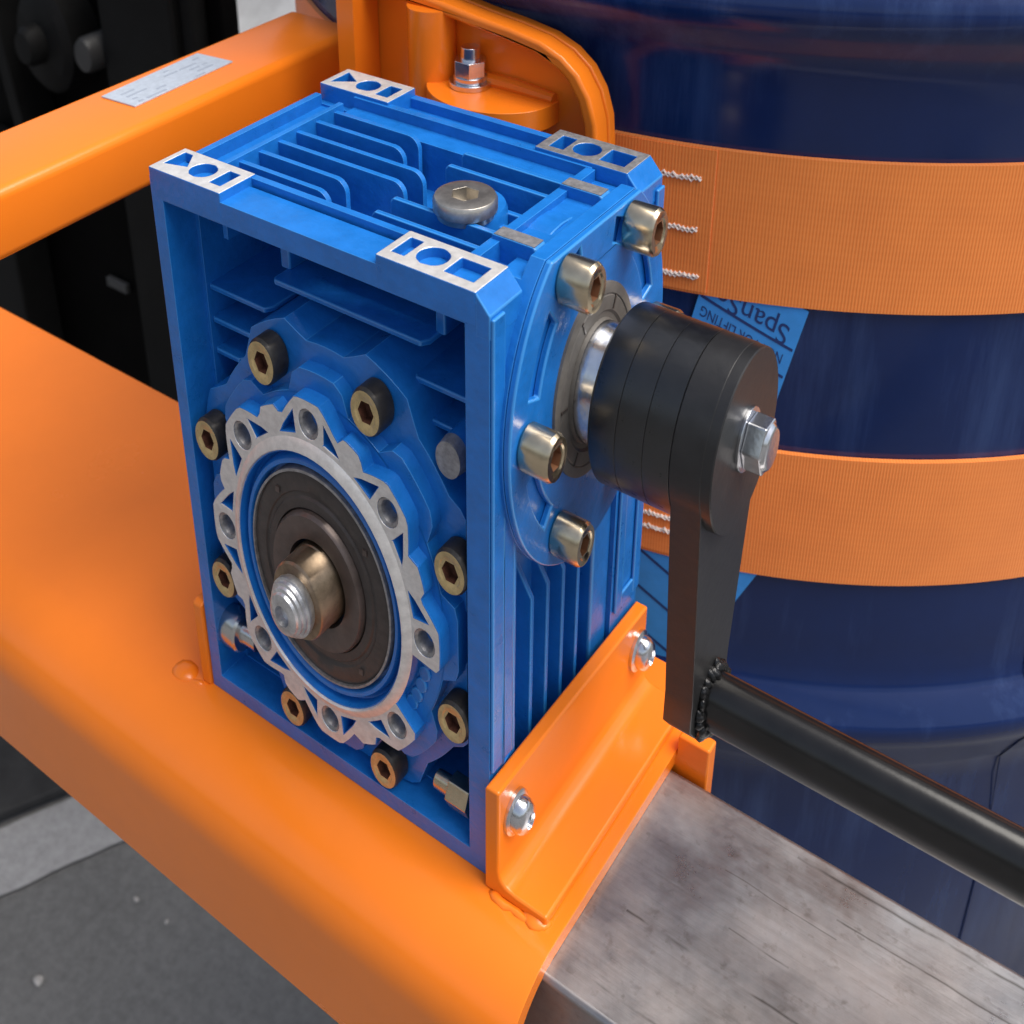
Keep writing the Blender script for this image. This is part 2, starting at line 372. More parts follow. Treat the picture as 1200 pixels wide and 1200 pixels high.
# ------------------------------------------------------------------ dark machine behind, white panel
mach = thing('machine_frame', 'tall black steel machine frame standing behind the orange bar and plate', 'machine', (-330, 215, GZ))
bm = B(); box(bm, -620, -207, 205, 214, GZ+2, 125); obj('cover_panel', bm, MACH, mach, 1)
bm = B(); box(bm, -265, -221, 192, 204.5, GZ+2, 125); box(bm, -221, -214, 196, 204.5, GZ+2, 125); obj('mast_channel', bm, MGREY, mach, 1.5)
bm = B(); box(bm, -372, -345, 185, 204.5, GZ+2, -70); obj('mast_channel', bm, MGREY, mach, 1.5)
bm = B(); prism(bm, 'y', [(-345, 60), (-338, 60), (-318, -70), (-326, -70)], 186, 204); obj('support_strut', bm, MGREY, mach, 1)
bm = B(); lathe(bm, 'y', -300, -8, [(0, 178), (7, 178.5), (9, 181), (9, 186), (20, 187), (24, 190), (24, 204.5)], 0.75, 32); obj('hub_cap', bm, MGREY, mach)
bm = B(); lathe(bm, 'y', -272, -8, [(0, 186), (7, 187), (8, 189), (8, 204.5)], 0.75, 24); obj('bolt', bm, mat('dull_grey', (0.03, 0.03, 0.03), 0.5), mach)
bm = B(); box(bm, -300, -286, 202, 204.6, -136, -131); obj('marker_plate', bm, mat('dull_grey_plate', (0.05, 0.05, 0.05), 0.6), mach, 0.5)
bm = B(); box(bm, -700, -380, 300, 330, GZ+2, 200); box(bm, -380, -128, 345, 360, GZ+2, 200); obj('back_panel', bm, MACH, mach, 1)
bm = B(); prism(bm, 'z', [(-362, 22), (-268, 204), (-640, 204), (-640, 22)], GZ+3, GZ+9); obj('ground_shade_sheet', bm, mat('ground_shade_grey', (0.032, 0.031, 0.031), 0.75, 0, 0.3, var=0.35, vscale=14, bump=0.3, bscale=90), mach, 1.5)  # thin dark sheet on the asphalt imitating the shade by the machine
wp = B(); prism(wp, 'x', [(255, -120), (259, -124), (380, 40), (376, 44)], -365, -262)
tag(obj('white_panel', wp, WHITE, None, 1.0), 'white sheet panel glimpsed above the orange bar at the top', 'panel')

# ------------------------------------------------------------------ drum
AX, AY, DR = 18.5, 186.5, 120.0
drum = thing('plastic_drum', 'large navy blue plastic drum wrapped by two orange straps', 'drum', (AX, AY, -150))
prof = [(0, -40-110), (-12, -150), (-4, -147), (-1, -140), (-1, -70), (-0.8, -54), (0, -48), (1.2, -45), (4.2, -38), (6.2, -34), (7.0, -31.5), (7.1, -29.2), (6.7, -27.6), (1.7, -24.6), (0.9, -23.2), (0.3, -20), (0, -15),
        (0, 60), (0, 98), (0, 102), (0.5, 104.3), (2.2, 107), (4.8, 110.2), (6.6, 113), (7, 115), (6.3, 117.2), (2.5, 121.5), (1, 124), (0, 128), (0, 170), (3, 173), (3, 178), (-3, 180), (-8, 176), (None, 175)]
prof = [(0, prof[0][1])] + [(DR + a, b) for a, b in prof[1:-1]] + [(0, 175)]
bm = B(); lathe(bm, 'z', AX, AY, prof, 1.0, 160); obj('drum_body', bm, NAVY, drum, 0, ang=50)
bm = B(); pts = []                                            # mould seam
for z_, r_ in [(-140, -.85), (-70, -.85), (-48, 0.15), (-38, 4.3), (-34, 6.3), (-31.5, 7.1), (-29.2, 7.2), (-27.6, 6.8), (-24.6, 1.8), (-20, .4), (-8, .15)]:
    r_ += DR; t_ = R_(-41 + (1.2 if z_ < -60 else 0)); pts.append((AX + r_*math.cos(t_), AY + r_*math.sin(t_), z_))
tube(bm, pts, 0.16, 6); obj('mould_seam', bm, NAVY, drum)

def curved(bm, r0, r1, t0, t1, z0, z1, n=60, uvl=None, wob=None):
    rows = []
    for i in range(n+1):
        t_ = R_(t0 + (t1-t0)*i/n); dz = wob(i/n) if wob else (0, 0)
        rows.append([bm.verts.new((AX + r*math.cos(t_), AY + r*math.sin(t_), z)) for r, z in ((r1, z0+dz[0]), (r1, z1+dz[1]), (r0, z1+dz[1]), (r0, z0+dz[0]))])
    uv = bm.loops.layers.uv.verify()
    for i, (A, Bq) in enumerate(zip(rows, rows[1:])):
        for k in range(4):
            f = bm.faces.new((A[k], Bq[k], Bq[(k+1) % 4], A[(k+1) % 4]))
            s0 = R_(t0 + (t1-t0)*i/n)*DR; s1 = R_(t0 + (t1-t0)*(i+1)/n)*DR
            vv = {0: (z0, z1), 1: (z1, z1+1), 2: (z1, z0), 3: (z0-1, z0)}[k]
            for l, q in zip(f.loops, ((s0, vv[0]), (s1, vv[0]), (s1, vv[1]), (s0, vv[1]))): l[uv].uv = q
    bm.faces.new(rows[0]); bm.faces.new(rows[-1])

def on_drum(r, s, z):
    t_ = s/DR
    return Vector((AX + r*math.cos(t_), AY + r*math.sin(t_), z))

def label_tag(parent, O, Wv, Lv, lines, rules, r=DR+0.5):
    O, Wv, Lv = Vector(O), Vector(Wv), Vector(Lv)
    bm = B(); nu, nv = 10, 10; gr = {}
    for i in range(nu+1):
        for j in range(nv+1):
            q = O + Wv*i/nu + Lv*j/nv
            lift = 0.5*(j/nv)**2*1.5
            for k, rr in enumerate((r, r+0.35)): gr[i, j, k] = bm.verts.new(on_drum(rr+lift, q.x, q.y))
    for i in range(nu):
        for j in range(nv):
            for k in (0, 1): bm.faces.new((gr[i, j, k], gr[i+1, j, k], gr[i+1, j+1, k], gr[i, j+1, k]))
    for i in range(nu):
        for j in (0, nv): bm.faces.new((gr[i, j, 0], gr[i+1, j, 0], gr[i+1, j, 1], gr[i, j, 1]))
    for j in range(nv):
        for i in (0, nu): bm.faces.new((gr[i, j, 0], gr[i, j+1, 0], gr[i, j+1, 1], gr[i, j, 1]))
    t = obj('label_tag', bm, TAG, parent)
    def place(u, v): return O + Wv*u + Lv*v
    for text, u0, v0, h, width in lines:
        cu = bpy.data.curves.new('text', 'FONT'); cu.body = text; cu.size = 1.0
        to = bpy.data.objects.new('text', cu); C.objects.link(to)
        bpy.context.view_layer.update()
        me = bpy.data.meshes.new_from_object(to.evaluated_get(bpy.context.evaluated_depsgraph_get()))
        bpy.data.objects.remove(to)
        bm = B(); bm.from_mesh(me)
        bmesh.ops.subdivide_edges(bm, edges=[e for e in bm.edges if e.calc_length() > 0.4], cuts=2, use_grid_fill=True)
        w_ = max(v.co.x for v in bm.verts)
        for v in bm.verts:
            u = u0 + v.co.x/w_*width; q = place(u, v0 + v.co.y*h)
            lift = 0.75*((v0 + v.co.y*h))**2
            v.co = on_drum(r+0.42+lift, q.x, q.y)
        obj('lettering', bm, TAGINK, t, smooth=False)
    for v0, u0, u1 in rules:
        bm = B(); prev = None
        for i in range(9):
            u = u0 + (u1-u0)*i/8; c = [bm.verts.new(on_drum(r+0.42+0.75*vv*vv, place(u, vv).x, place(u, vv).y)) for vv in (v0-0.006, v0+0.006)]
            if prev: bm.faces.new((prev[0], c[0], c[1], prev[1]))
            prev = c
        obj('printed_rule', bm, TAGINK, t, smooth=False)
    return t

def strap(label, z0, z1, rows, seed):
    st = thing('webbing_strap', label, 'strap', (AX, AY, (z0+z1)/2), 'orange straps round the drum')
    rd = random.Random(seed); ph = rd.uniform(0, 6)
    bm = B(); curved(bm, DR+.15, DR+1.15, -178, 2, z0, z1, 120, wob=lambda q: (0.25*math.sin(9*q+ph), 0.25*math.sin(7*q+ph))); obj('webbing', bm, WEB, st)
    bm = B(); curved(bm, DR+1.16, DR+1.36, -104, -73.3, z0+0.5, z1-0.4, 30); obj('sewn_overlap', bm, WEB, st)
    for zc, t1 in rows:
      bm = B()
      for sgn_ in (-1, 1):
        pts = []; k = 0; t_ = -80.5
        while t_ < t1:
            a = R_(t_); zz = zc + sgn_*(0.42 if k % 2 else -0.30) + rd.uniform(-.22, .22)
            pts.append((AX + (DR+1.5)*math.cos(a), AY + (DR+1.5)*math.sin(a), zz)); t_ += 0.36; k += 1
        tube(bm, pts, 0.3, 5, rs=[0.3*rd.uniform(.6, 1.35) for _ in pts])
      obj('stitching', bm, THREAD, st)
    return st
s1 = strap('upper wide orange strap with three rows of white stitching around the drum', 61.3, 89.05, [(83.2, -74.2), (73.7, -74.1), (64.7, -74.0)], 1)
s2 = strap('lower wide orange strap passing behind the black crank arm', 2.5, 31.0, [(22.6, -74), (18.9, -74), (11.8, -74), (8.6, -74)], 2)
label_tag(s1, (-136.7, 60.5), (-16.4, 8.8), (-8.4, -45), [('SpanSet', 0.10, 0.095, 0.125, 0.84), ('NOT FOR LIFTING', 0.08, 0.216, 0.064, 0.86)], [(0.18, 0.02, 0.98), (0.305, 0.02, 0.98), (0.45, .02, .98)])
label_tag(s2, (-139.3, 3.5), (-22.0, 16.0), (-20, -45), [], [(0.3, 0.0, 1.0), (0.45, 0.05, 0.9), (0.62, 0.0, 1.0)])

# ------------------------------------------------------------------ drum cradle (orange bar, post, saddle, lug)
cr = thing('drum_cradle', 'orange welded cradle with square bar, rounded saddle plate and bolted lug', 'cradle', (-10, 62, 60))
bm = B()
rb = 1.7
def rrect(x0, x1, z0, z1, r, n=5):
    o = []
    for cx_, cz_, a in ((x1-r, z1-r, 0), (x0+r, z1-r, 90), (x0+r, z0+r, 180), (x1-r, z0+r, 270)):
        o += [(cx_ + r*math.cos(R_(a+90*i/n)), cz_ + r*math.sin(R_(a+90*i/n))) for i in range(n+1)]
    return o
prism(bm, 'y', rrect(-42.5, -24, 80.8, 92.4, rb), -120, 73); bar = obj('bar', bm, ORANGE, cr, ang=30)
bm = B(); prism(bm, 'z', [(-38.7, 22.3), (-30.6, 22.8), (-31.4, 46.5), (-39.8, 45.6)], 92.4, 92.75); npl = obj('nameplate', bm, PLATE, bar, 0.1)
bm = B(); rd = random.Random(5)
for i in range(5):
    x0 = -38.0 + i*1.55
    y = 24.5
    while y < 43:
        l = rd.uniform(1.0, 4.5)
        if rd.random() < 0.72: box(bm, x0, x0+0.5, y, min(44, y+l), 92.755, 92.80)
        y += l + rd.uniform(0.5, 2)
obj('faint_print', bm, PRINT, npl, smooth=False)
bm = B()                                                      # saddle: plate with a raised rim along its rounded edge
out = [(-11.9, 110), (2, 109.4), (10, 108.5), (15.2, 107.7), (21.9, 106.9), (27.6, 105.9), (31.6, 104.2), (34.6, 101.8), (36.8, 98.4), (38.2, 94), (38.7, 88), (38.7, 60), (-11.9, 60)]
prism(bm, 'y', out, 61.45, 63.7); obj('saddle_plate', bm, ORANGE, cr, 0.5)
rim_o = out[:12]; rim_i = []
for i, p in enumerate(rim_o):
    a = Vector(rim_o[max(0, i-1)]); b = Vector(rim_o[min(len(rim_o)-1, i+1)]); t_ = (b-a).normalized(); nn = Vector((t_.y, -t_.x))
    rim_i.append(tuple(Vector(p) + nn*2.3))
bm = B(); prism(bm, 'y', rim_o + rim_i[::-1], 57.2, 61.4); obj('saddle_rim', bm, ORANGE, cr, 0.9, seg=3)
bm = B(); prism(bm, 'x', rrect(54.5, 61.3, 62, 116, 1.2), -12.6, -8.8); obj('post', bm, ORANGE, cr, ang=30)
bm = B(); lathe(bm, 'z', 4.9, 59, [(0, 75), (4.2, 75), (4.2, 107.2), (0, 107.2)], 1, 32); obj('pivot_tube', bm, ORANGE, cr)
bm = B(); lug = [(5.5, 61.4)] + [(17 + 12.0*math.cos(R_(a)), 60.0 + 10.2*math.sin(R_(a))) for a in range(180, 361, 9)] + [(29.0, 61.4)]
prism(bm, 'z', lug, 90.6, 94.6); obj('lug', bm, ORANGE, cr, 0.7, seg=3)
bm = B(); pts = [(6, 60.6, 95.1), (14, 60.9, 95.3), (21, 60.9, 95.3), (28.5, 60.7, 95.0)]
tube(bm, pts, 1.3, 10, rs=[1.0, 1.4, 1.35, 1.0]); obj('weld_bead', bm, ORANGE, cr)
def hexbolt(bm, axis, ca, cb, c0, rw, rh, lw, lh, k, dome=0.0):
    lathe(bm, axis, ca, cb, [(0, c0), (rw, c0), (rw, c0+lw), (0, c0+lw)], k, 32)
    prism(bm, axis, ell(ca, cb, rh, k, 6, ), c0+lw, c0+lw+lh)
    lathe(bm, axis, ca, cb, [(0, c0+lw+lh-0.01), (rh*.8, c0+lw+lh-0.01), (rh*.74, c0+lw+lh+.25), (0, c0+lw+lh+.25)], k, 24)
bm = B(); bx, by = 13.2, 58.6
lathe(bm, 'z', bx, by, [(0, 94.62), (3.7, 94.62), (3.7, 95.6), (0, 95.6)], 1, 32)
lathe(bm, 'z', bx, by, [(0, 95.6), (2.9, 95.6), (2.9, 96.6), (0, 96.6)], 1, 32)
prism(bm, 'z', ell(bx, by, 2.9, 1, 6), 96.6, 99.4); lathe(bm, 'z', bx, by, [(0, 99.3), (1.7, 99.3), (1.6, 101.6), (0, 101.8)], 1, 20)
obj('lug_bolt', bm, STEEL, cr, 0.25)

# ------------------------------------------------------------------ fork sleeve frame
fr = thing('fork_attachment', 'orange painted steel fork sleeve carrying the blue gearbox', 'frame', (0, 18, -33))
bm = B(); RB = 13; prof = []
for i in range(13):
    a = R_(180 - 90*i/12); prof.append((-2 + RB*math.cos(a), -RB + RB*math.sin(a)))
inner = [(y + (3 if i == 0 else 0), z) for i, (y, z) in enumerate([])]
prof = [(-15, -33)] + prof + [(49.3, 0), (49.3, -3)]
inn = []
for i in range(13):
    a = R_(90 + 90*i/12); inn.append((-2 + (RB-3)*math.cos(a), -RB + (RB-3)*math.sin(a)))
prof += inn + [(-12, -33)]
prism(bm, 'x', prof, -330, 70); obj('sleeve', bm, ORANGE, fr, 0.55, seg=3, ang=30)
bm = B(); prism(bm, 'x', [(37.6, -3.05), (40.6, -3.05), (40.6, -33), (37.6, -33)], -330, 70); obj('sleeve_back_wall', bm, ORANGE, fr, 0.4)
bm = B(); prism(bm, 'y', [(66, -26), (75.6, -26), (75.6, 3.8), (70.2, 3.8), (70.2, -0.2), (66, -3.2)], 34.6, 37.4); obj('stop_plate', bm, ORANGE, fr, 0.45)
def bracket(x_in, sgn):                                        # folded angle: upright against the gearbox, foot on the sleeve
    th = 2.3; r = 2.6
    u = []
    xo = x_in + sgn*th
    pts = [(x_in, 21), (x_in, 0.15)]
    foot = x_in + sgn*10.4
    pts += [(foot, 0.15), (foot, 2.0)]
    for i in range(7):
        a = R_(270 - 90*i/6) if sgn > 0 else R_(270 + 90*i/6)
        pts.append((xo + sgn*r + r*math.cos(a), 2.0 + r + r*math.sin(a)))
    pts += [(xo, 21)]
    bm = B(); prism(bm, 'y', pts, -1.4, 42.4)
    for v in bm.verts:                                         # top edge drops slightly towards the drum
        if v.co.z > 20: v.co.z = 21.2 - 2.6*(v.co.y+1.4)/43.8
    return obj('bracket', bm, ORANGE, fr, 0.5, seg=3, ang=30)
br = bracket(57.55, 1)
bm = B(); prism(bm, 'x', [(-0.6, 0.05), (42.4, 0.05), (42.4, 17), (0.2, 18.6), (-0.6, 18)], -2.3, -0.25); obj('bracket', bm, ORANGE, fr, 0.4, seg=3)
k = 0.69
def domebolt(parent, y, z, x):
    bm = B()
    lathe(bm, 'x', y, z, [(0, x), (4.1, x), (4.1, x+.5), (3.6, x+.8), (0, x+.8)], k, 32)
    lathe(bm, 'x', y, z, [(0, x+.8), (3.3, x+.8), (3.2, x+1.7), (2.6, x+2.4), (1.5, x+2.75), (1.4, x+2.3), (0, x+2.2)], k, 32)
    return obj('bracket_bolt', bm, STEEL, br, 0)
domebolt(br, 2.6, 13.6, 59.88); domebolt(br, 39.2, 11.6, 59.88)
def bead(pts, r, seed, parent):
    bm = B(); rd = random.Random(seed); P_ = []; rs = []
    for a, b in zip(pts, pts[1:]):
        a, b = Vector(a), Vector(b); n = max(2, int((b-a).length/0.9))
        for i in range(n):
            P_.append(a + (b-a)*i/n + Vector((rd.uniform(-.15, .15), rd.uniform(-.15, .15), rd.uniform(-.1, .1)))); rs.append(r*(1+rd.uniform(-.25, .25)))
    rs[0] *= .5; rs[-1] *= .5
    tube(bm, P_, r, 10, rs=rs); return obj('weld_bead', bm, ORANGE, parent, ang=80)
bead([(58.6, -1.7, -.2), (61.5, -1.9, -.25), (64.6, -1.9, -.2), (67.4, -1.4, -.1), (68.0, 1.2, -.1)], 0.75, 1, fr)
bm = B(); blob(bm, (66.0, -1.0, -0.1), (2.4, 1.7, 1.0), 4, rough=.14); obj('weld_bead', bm, ORANGE, fr, ang=80)
bead([(-1.4, -1.0, -.4), (-3, -1.5, -.45), (-5, -1.6, -.5)], 0.8, 2, fr)
bm = B(); blob(bm, (-6.0, -0.9, -.25), (2.8, 2.2, 1.0), 5, rough=.10); obj('weld_bead', bm, ORANGE, fr, ang=80)

# ------------------------------------------------------------------ fork tine
bm = B()
prism(bm, 'x', [(-5.6, -24), (33.8, -24), (33.8, -3.6), (33.2, -3.05), (-5.0, -3.05), (-5.6, -3.7)], -200, 330)
for e in range(0): pass
tine = obj('fork_tine', bm, TINE, None, 0.35)
tag(tine, 'bare grey scratched steel fork bar sticking out of the orange sleeve', 'fork tine')

# ------------------------------------------------------------------ gearbox
gb = thing('gearbox', 'bright blue cast worm gearbox with round bolted flanges on the orange frame', 'gearbox', (28, 21, 0.05))
W, D, H = 57.3, 42.5, 100.0
XC, ZC = 28.65, 41.7
bm = B()
# front frame with its opening
opening = [(2.3, 3.6), (53.8, 3.6), (53.8, 95.2), (2.3, 95.2)]
prism(bm, 'y', [(0, 0.1), (W, 0.1), (W, 97.2), (55.4, 98.6), (0, 98.6)], 0.0, 5.6, [opening])
# walls of the recess behind the frame
box(bm, 1.2, 2.9, 5.5, 20.5, 0.1, 95.6); box(bm, 51.8, 53.6, 5.5, 20.5, 0.1, 95.6)
box(bm, 1.22, 53.58, 5.5, 20.5, 0.12, 3.8)
# case
box(bm, 1.3, 52.0, 20.0, 34.6, 0.12, 89.9)
box(bm, 1.32, 51.9, 10.3, 34.58, 87, 90.0)                # floor of the fin pit
box(bm, 1.34, 51.88, 5.5, 10.5, 93.2, 94.6)
# back frame
box(bm, 0, W, 34.5, D, 0.1, 97.0)
# top: left lip + left channel floor, back plateau and lip
box(bm, 0.0, 1.2, 5.5, 34.6, 60, 98.6); box(bm, 1.1, 7.5, 5.5, 35, 95.4, 96.6)
box(bm, 7.4, 49.8, 5.4, 6.2, 95.3, 96.8)
box(bm, 7.4, 54.5, 31.4, 35.4, 88, 97.6); box(bm, 14, 43, D-1.3, D, 96.9, 98.7)
box(bm, 7.4, 50, 6.0, 7.1, 93, 99.7)                      # inner rim, front
box(bm, 7.2, 8.1, 6.0, 32.0, 88, 99.7)                    # inner rim, left
box(bm, 7.4, 50, 35.2, 36.4, 94, 99.4)                    # inner rim, back
box(bm, 49.2, 50.6, 7.0, 35.4, 88, 99.3)                  # pit wall, right
box(bm, 50.5, 56.0, 14.0, 28.4, 80, 98.2)                 # floor of the neck
box(bm, 50.4, 55.3, 5.5, 14.2, 93, 96.3); box(bm, 50.4, 55.3, 28.2, 35, 92, 96.3)
# right-hand columns: lips and pockets
prism(bm, 'x', [(5.5, 0.1), (6.4, 0.1), (6.4, 26), (5.6, 40), (5.5, 40)], 52, W)
prism(bm, 'x', [(34.6, 0.1), (33.9, 0.1), (33.9, 50), (34.6, 56)], 52, W)
housing = obj('housing', bm, BLUE, gb, 0.45, seg=3)
# dark groove in the columns: raised strips each side of it
bm = B()
box(bm, W, W+0.55, 0.1, 2.6, 22, 97); box(bm, W, W+0.55, 4.9, 5.6, 22, 74); box(bm, W, W+.55, 2.6, 4.9, 22, 71)
obj('column_rib', bm, BLUE, gb, 0.25)
bm = B(); box(bm, W, W+0.55, 34.6, 36.6, 22, 96); box(bm, W, W+0.55, 40.4, D, 22, 96); box(bm, W, W+.55, 36.6, 40.4, 22, 25)
obj('column_rib', bm, BLUE, gb, 0.25)
# machined pads on top (and the feet below)
def pad(x0, x1, y0, y1, flipx, flipy, sq):
    w_, d_ = x1-x0, y1-y0
    def T(u, v): return ((x1-u) if flipx else (x0+u), (y1-v) if flipy else (y0+v))
    holes = []
    if sq: holes.append([T(*q) for q in [(w_-1.6-3.9, 1.7), (w_-1.4, 1.7), (w_-1.4, 5.3), (w_-1.6-3.9, 5.3)]])
    else: holes.append([T(*q) for q in [(1.5, 1.6), (4.6, 3.6), (1.5, 5.6)]] if not sq else [])
    return holes
def mkpad(x0, x1, y0, y1, holes, ftop):
    bm = B(); prism(bm, 'z', rect(x0, x1, y0, y1), 95.3, 100.0, holes, mi=(1, 0, 1))
    return obj('mounting_pad', bm, [ftop, BLUE], gb, 0.22)
circ = lambda cx_, cy_, r: ell(cx_, cy_, r, 1.0, 20)
mkpad(0.02, 14.0, -0.03, 6.9, [[(1.1, 2.0), (4.6, 3.0), (2.6, 5.9), (1.1, 5.9)], circ(7.3, 3.5, 1.95), rect(10.5, 12.5, 1.6, 5.4)], ALU)
mkpad(40.6, 55.4, -0.03, 6.9, [rect(41.8, 43.7, 1.7, 5.6), circ(46.7, 3.6, 2.05), rect(49.7, 53.9, 1.7, 5.3)], ALU)
mkpad(0.02, 14.0, D-6.9, D+.03, [[(1.2, 37.0), (4.6, 39.2), (1.2, 41.4)], circ(7.3, D-3.5, 1.95), rect(10.3, 12.6, D-5.4, D-1.6)], ALU)
mkpad(40.6, 55.4, D-6.9, D+.03, [rect(42.2, 44.4, D-5.5, D-1.6), circ(47.2, D-3.5, 2.0), rect(50.2, 54.0, D-5.3, D-1.6)], ALUD)
# bevelled outer ends of the right pads
for y0, y1 in ((-0.02, 6.85), (D-6.85, D+.02)):
    bm = B(); prism(bm, 'y', [(55.3, 94.0), (57.36, 94.0), (57.36, 97.4), (55.3, 99.93)], y0, y1); obj('pad_shoulder', bm, BLUE, gb, 0.2)
# cooling fins on top
def fin(x0, x1, y, right):
    bm = B(); z0, z1, r = 89.5, 99.0, 2.0
    o = [(x0, z0), (x1, z0)]
    if right: o += [(x1, z1-r)] + [(x1-r+r*math.cos(R_(a)), z1-r+r*math.sin(R_(a))) for a in (15, 30, 45, 60, 75, 90)] + [(x0, z1)]
    else: o += [(x1, z1), (x0+0.5, z1), (x0, z1-.6)]
    prism(bm, 'y', o, y-0.42, y+0.42); return obj('cooling_fin', bm, BLUE, gb, 0.22)
for y, xe in ((9.9, 24.6), (13.8, 24.4), (17.8, 31.3), (21.7, 31.6), (26.0, 24.8), (30.2, 24.3)): fin(8.0, xe, y, True)
for y, xs in ((9.7, 32.3), (13.9, 32.0), (25.7, 32.4), (30.0, 32.1)): fin(xs, 49.4, y, False)
# neck walls towards the input flange
for y0, y1 in ((12.0, 14.4), (28.0, 30.4)):
    bm = B(); prism(bm, 'y', [(49.3, 88), (56.4, 88), (56.4, 99.0), (55.6, 99.9), (49.3, 99.9)], y0, y1, mi=(0, 0, 0))
    o = obj('neck_wall', bm, BLUE, gb, 0.3)
    bm = B(); prism(bm, 'z', rect(49.6, 55.5, y0+.15, y1-.15), 99.88, 100.02); obj('machined_strip', bm, ALUD, gb)
# filler plug
bm = B(); lathe(bm, 'z', 40.9, 19.4, [(0, 88), (5.2, 88), (5.0, 97.6), (4.7, 98.3), (0, 98.3)], 1, 40); obj('plug_boss', bm, BLUE, gb)
bm = B(); prism(bm, 'z', rect(42.5, 49.4, 18.9, 19.9), 90, 96.5); prism(bm, 'z', rect(44.6, 49.4, 21.8, 22.7), 90, 97); prism(bm, 'z', rect(44.6, 49.4, 16.2, 17.1), 90, 97); obj('plug_web', bm, BLUE, gb, .2)
bm = B()
hexa = [(r, a) for r, a in ()]
px, py, pr_ = 41.6, 17.0, 4.35
px, py = 42.1, 16.6
bm = B(); lathe(bm, 'z', px, py, [(0, 98.2), (3.8, 98.2), (4.0, 99.0), (4.25, 99.2), (4.25, 100.6), (4.0, 101.1), (3.1, 101.3), (2.15, 101.25)], 1, 40, cap1=False)
r6 = ell(px, py, 1.95, 1, 6)
o_, i_ = [bm.verts.new((a, b, 101.25)) for a, b in ell(px, py, 2.15, 1, 24)], None
top = [(px + 2.15*math.cos(2*math.pi*i/40), py + 2.15*math.sin(2*math.pi*i/40)) for i in range(40)]
for v in o_: bm.verts.remove(v)
tri = tessellate_polygon([[Vector((a, b, 0)) for a, b in top], [Vector((a, b, 0)) for a, b in r6]])
vv = [bm.verts.new((a, b, 101.25)) for a, b in top + r6]; lo = [bm.verts.new((a, b, 99.2)) for a, b in r6]
for t_ in tri: bm.faces.new([vv[i] for i in t_])
for i in range(6): bm.faces.new((vv[40+i], vv[40+(i+1) % 6], lo[(i+1) % 6], lo[i]))
bm.faces.new(lo)
obj('filler_plug', bm, mat('plug_steel', (0.52, 0.48, 0.42), 0.34, 0.9, var=0.2, vscale=300), gb, 0.12)

# ---- front recess: ribs
K = 0.673
def rib(x0, x1, z, y0=5.5):
    bm = B(); prism(bm, 'z', [(x0, 20.2), (x0, y0+0.5), (x0+0.5, y0), (x1-0.8, y0), (x1, y0+1.2), (x1, 20.2)], z-0.55, z+0.35); return obj('cooling_fin', bm, BLUE, gb, 0.25)
rib(16.2, 43.2, 84.2, 6.0); rib(2.6, 15.0, 78.4, 6.0); rib(2.6, 11.3, 72.6, 6.0); rib(2.6, 8.6, 67.0, 6.0)
rib(41.0, 52.2, 78.4, 6.0); rib(42.6, 52.2, 72.6, 6.0); rib(44.6, 52.2, 67.2, 7.5)
bm = B(); prism(bm, 'y', [(15.2, 84.5), (17.0, 84.5), (17.0, 93.1), (15.2, 93.1)], 9.0, 20.2); obj('web', bm, BLUE, gb, .3)
bm = B(); prism(bm, 'y', [(42.6, 84.3), (44.2, 84.3), (44.2, 93.1), (42.6, 93.1)], 9.0, 20.2); obj('web', bm, BLUE, gb, .3)
# output cover
bm = B()
def clipx(p): return (min(max(p[0], 3.0), 51.7), min(max(p[1], 4.0), 94))
cover = []
for i in range(96):
    th = 2*math.pi*i/96; d = math.degrees(th) % 45; q = abs(d-22.5)
    r = 41.5 if q < 9 else (41.5 - (q-9)/4*3.2 if q < 13 else 38.3)
    cover.append(clipx((XC + K*r*math.cos(th), ZC + r*math.sin(th))))
prism(bm, 'y', cover, 2.7, 20.2); obj('output_cover', bm, BLUE, gb, 0.5, seg=3)
bm = B(); step = []
for i in range(96):
    th = 2*math.pi*i/96; d = (math.degrees(th)+22.5) % 45 - 22.5
    r = 35.2 if abs(d) < 10 else (35.2 - (abs(d)-10)/5*4.0 if abs(d) < 15 else 31.2)
    step.append(clipx((XC + K*r*math.cos(th), ZC + r*math.sin(th))))
prism(bm, 'y', step, 0.7, 2.9); obj('cover_step', bm, BLUE, gb, 0.4, seg=3)
# toothed silver ring: eight holes, triangular pockets, a gap at the lower right
def outr(d):                                                   # d: degrees from the nearest hole
    d = abs(d)
    if d < 6.0: return 32.2
    if d < 15.5: return 32.2 - (d-6)/9.5*3.6
    if d < 18.2: return 28.6 + (d-15.5)/2.7*1.7
    return 30.3
g0, g1 = -8.0, -37.0 + 0
angs = [(-8 + i*(331.0/330)) for i in range(331)]
outl = []
for a in angs[::2] + [angs[-1]]:
    d = (a + 22.5) % 45 - 22.5; r = outr(d)
    outl.append((XC + K*r*math.cos(R_(a)), ZC + r*math.sin(R_(a))))
inl = [(XC + K*24.2*math.cos(R_(a)), ZC + 24.2*math.sin(R_(a))) for a in angs[::3] + [angs[-1]]]
holes = []
for h in range(8):
    a = 45*h
    cx_, cz_ = XC + K*28.1*math.cos(R_(a)), ZC + 28.1*math.sin(R_(a))
    holes.append(ell(cx_, cz_, 2.5, K*1.05, 18))
    for sg in (-1, 1):
        if (h == 0 and sg < 0) or (h == 7 and sg > 0): continue
        holes.append([(XC + K*r*math.cos(R_(a+sg*d)), ZC + r*math.sin(R_(a+sg*d))) for d, r in ((8.4, 26.0), (17.6, 25.9), (14.8, 27.0), (8.0, 29.5))])
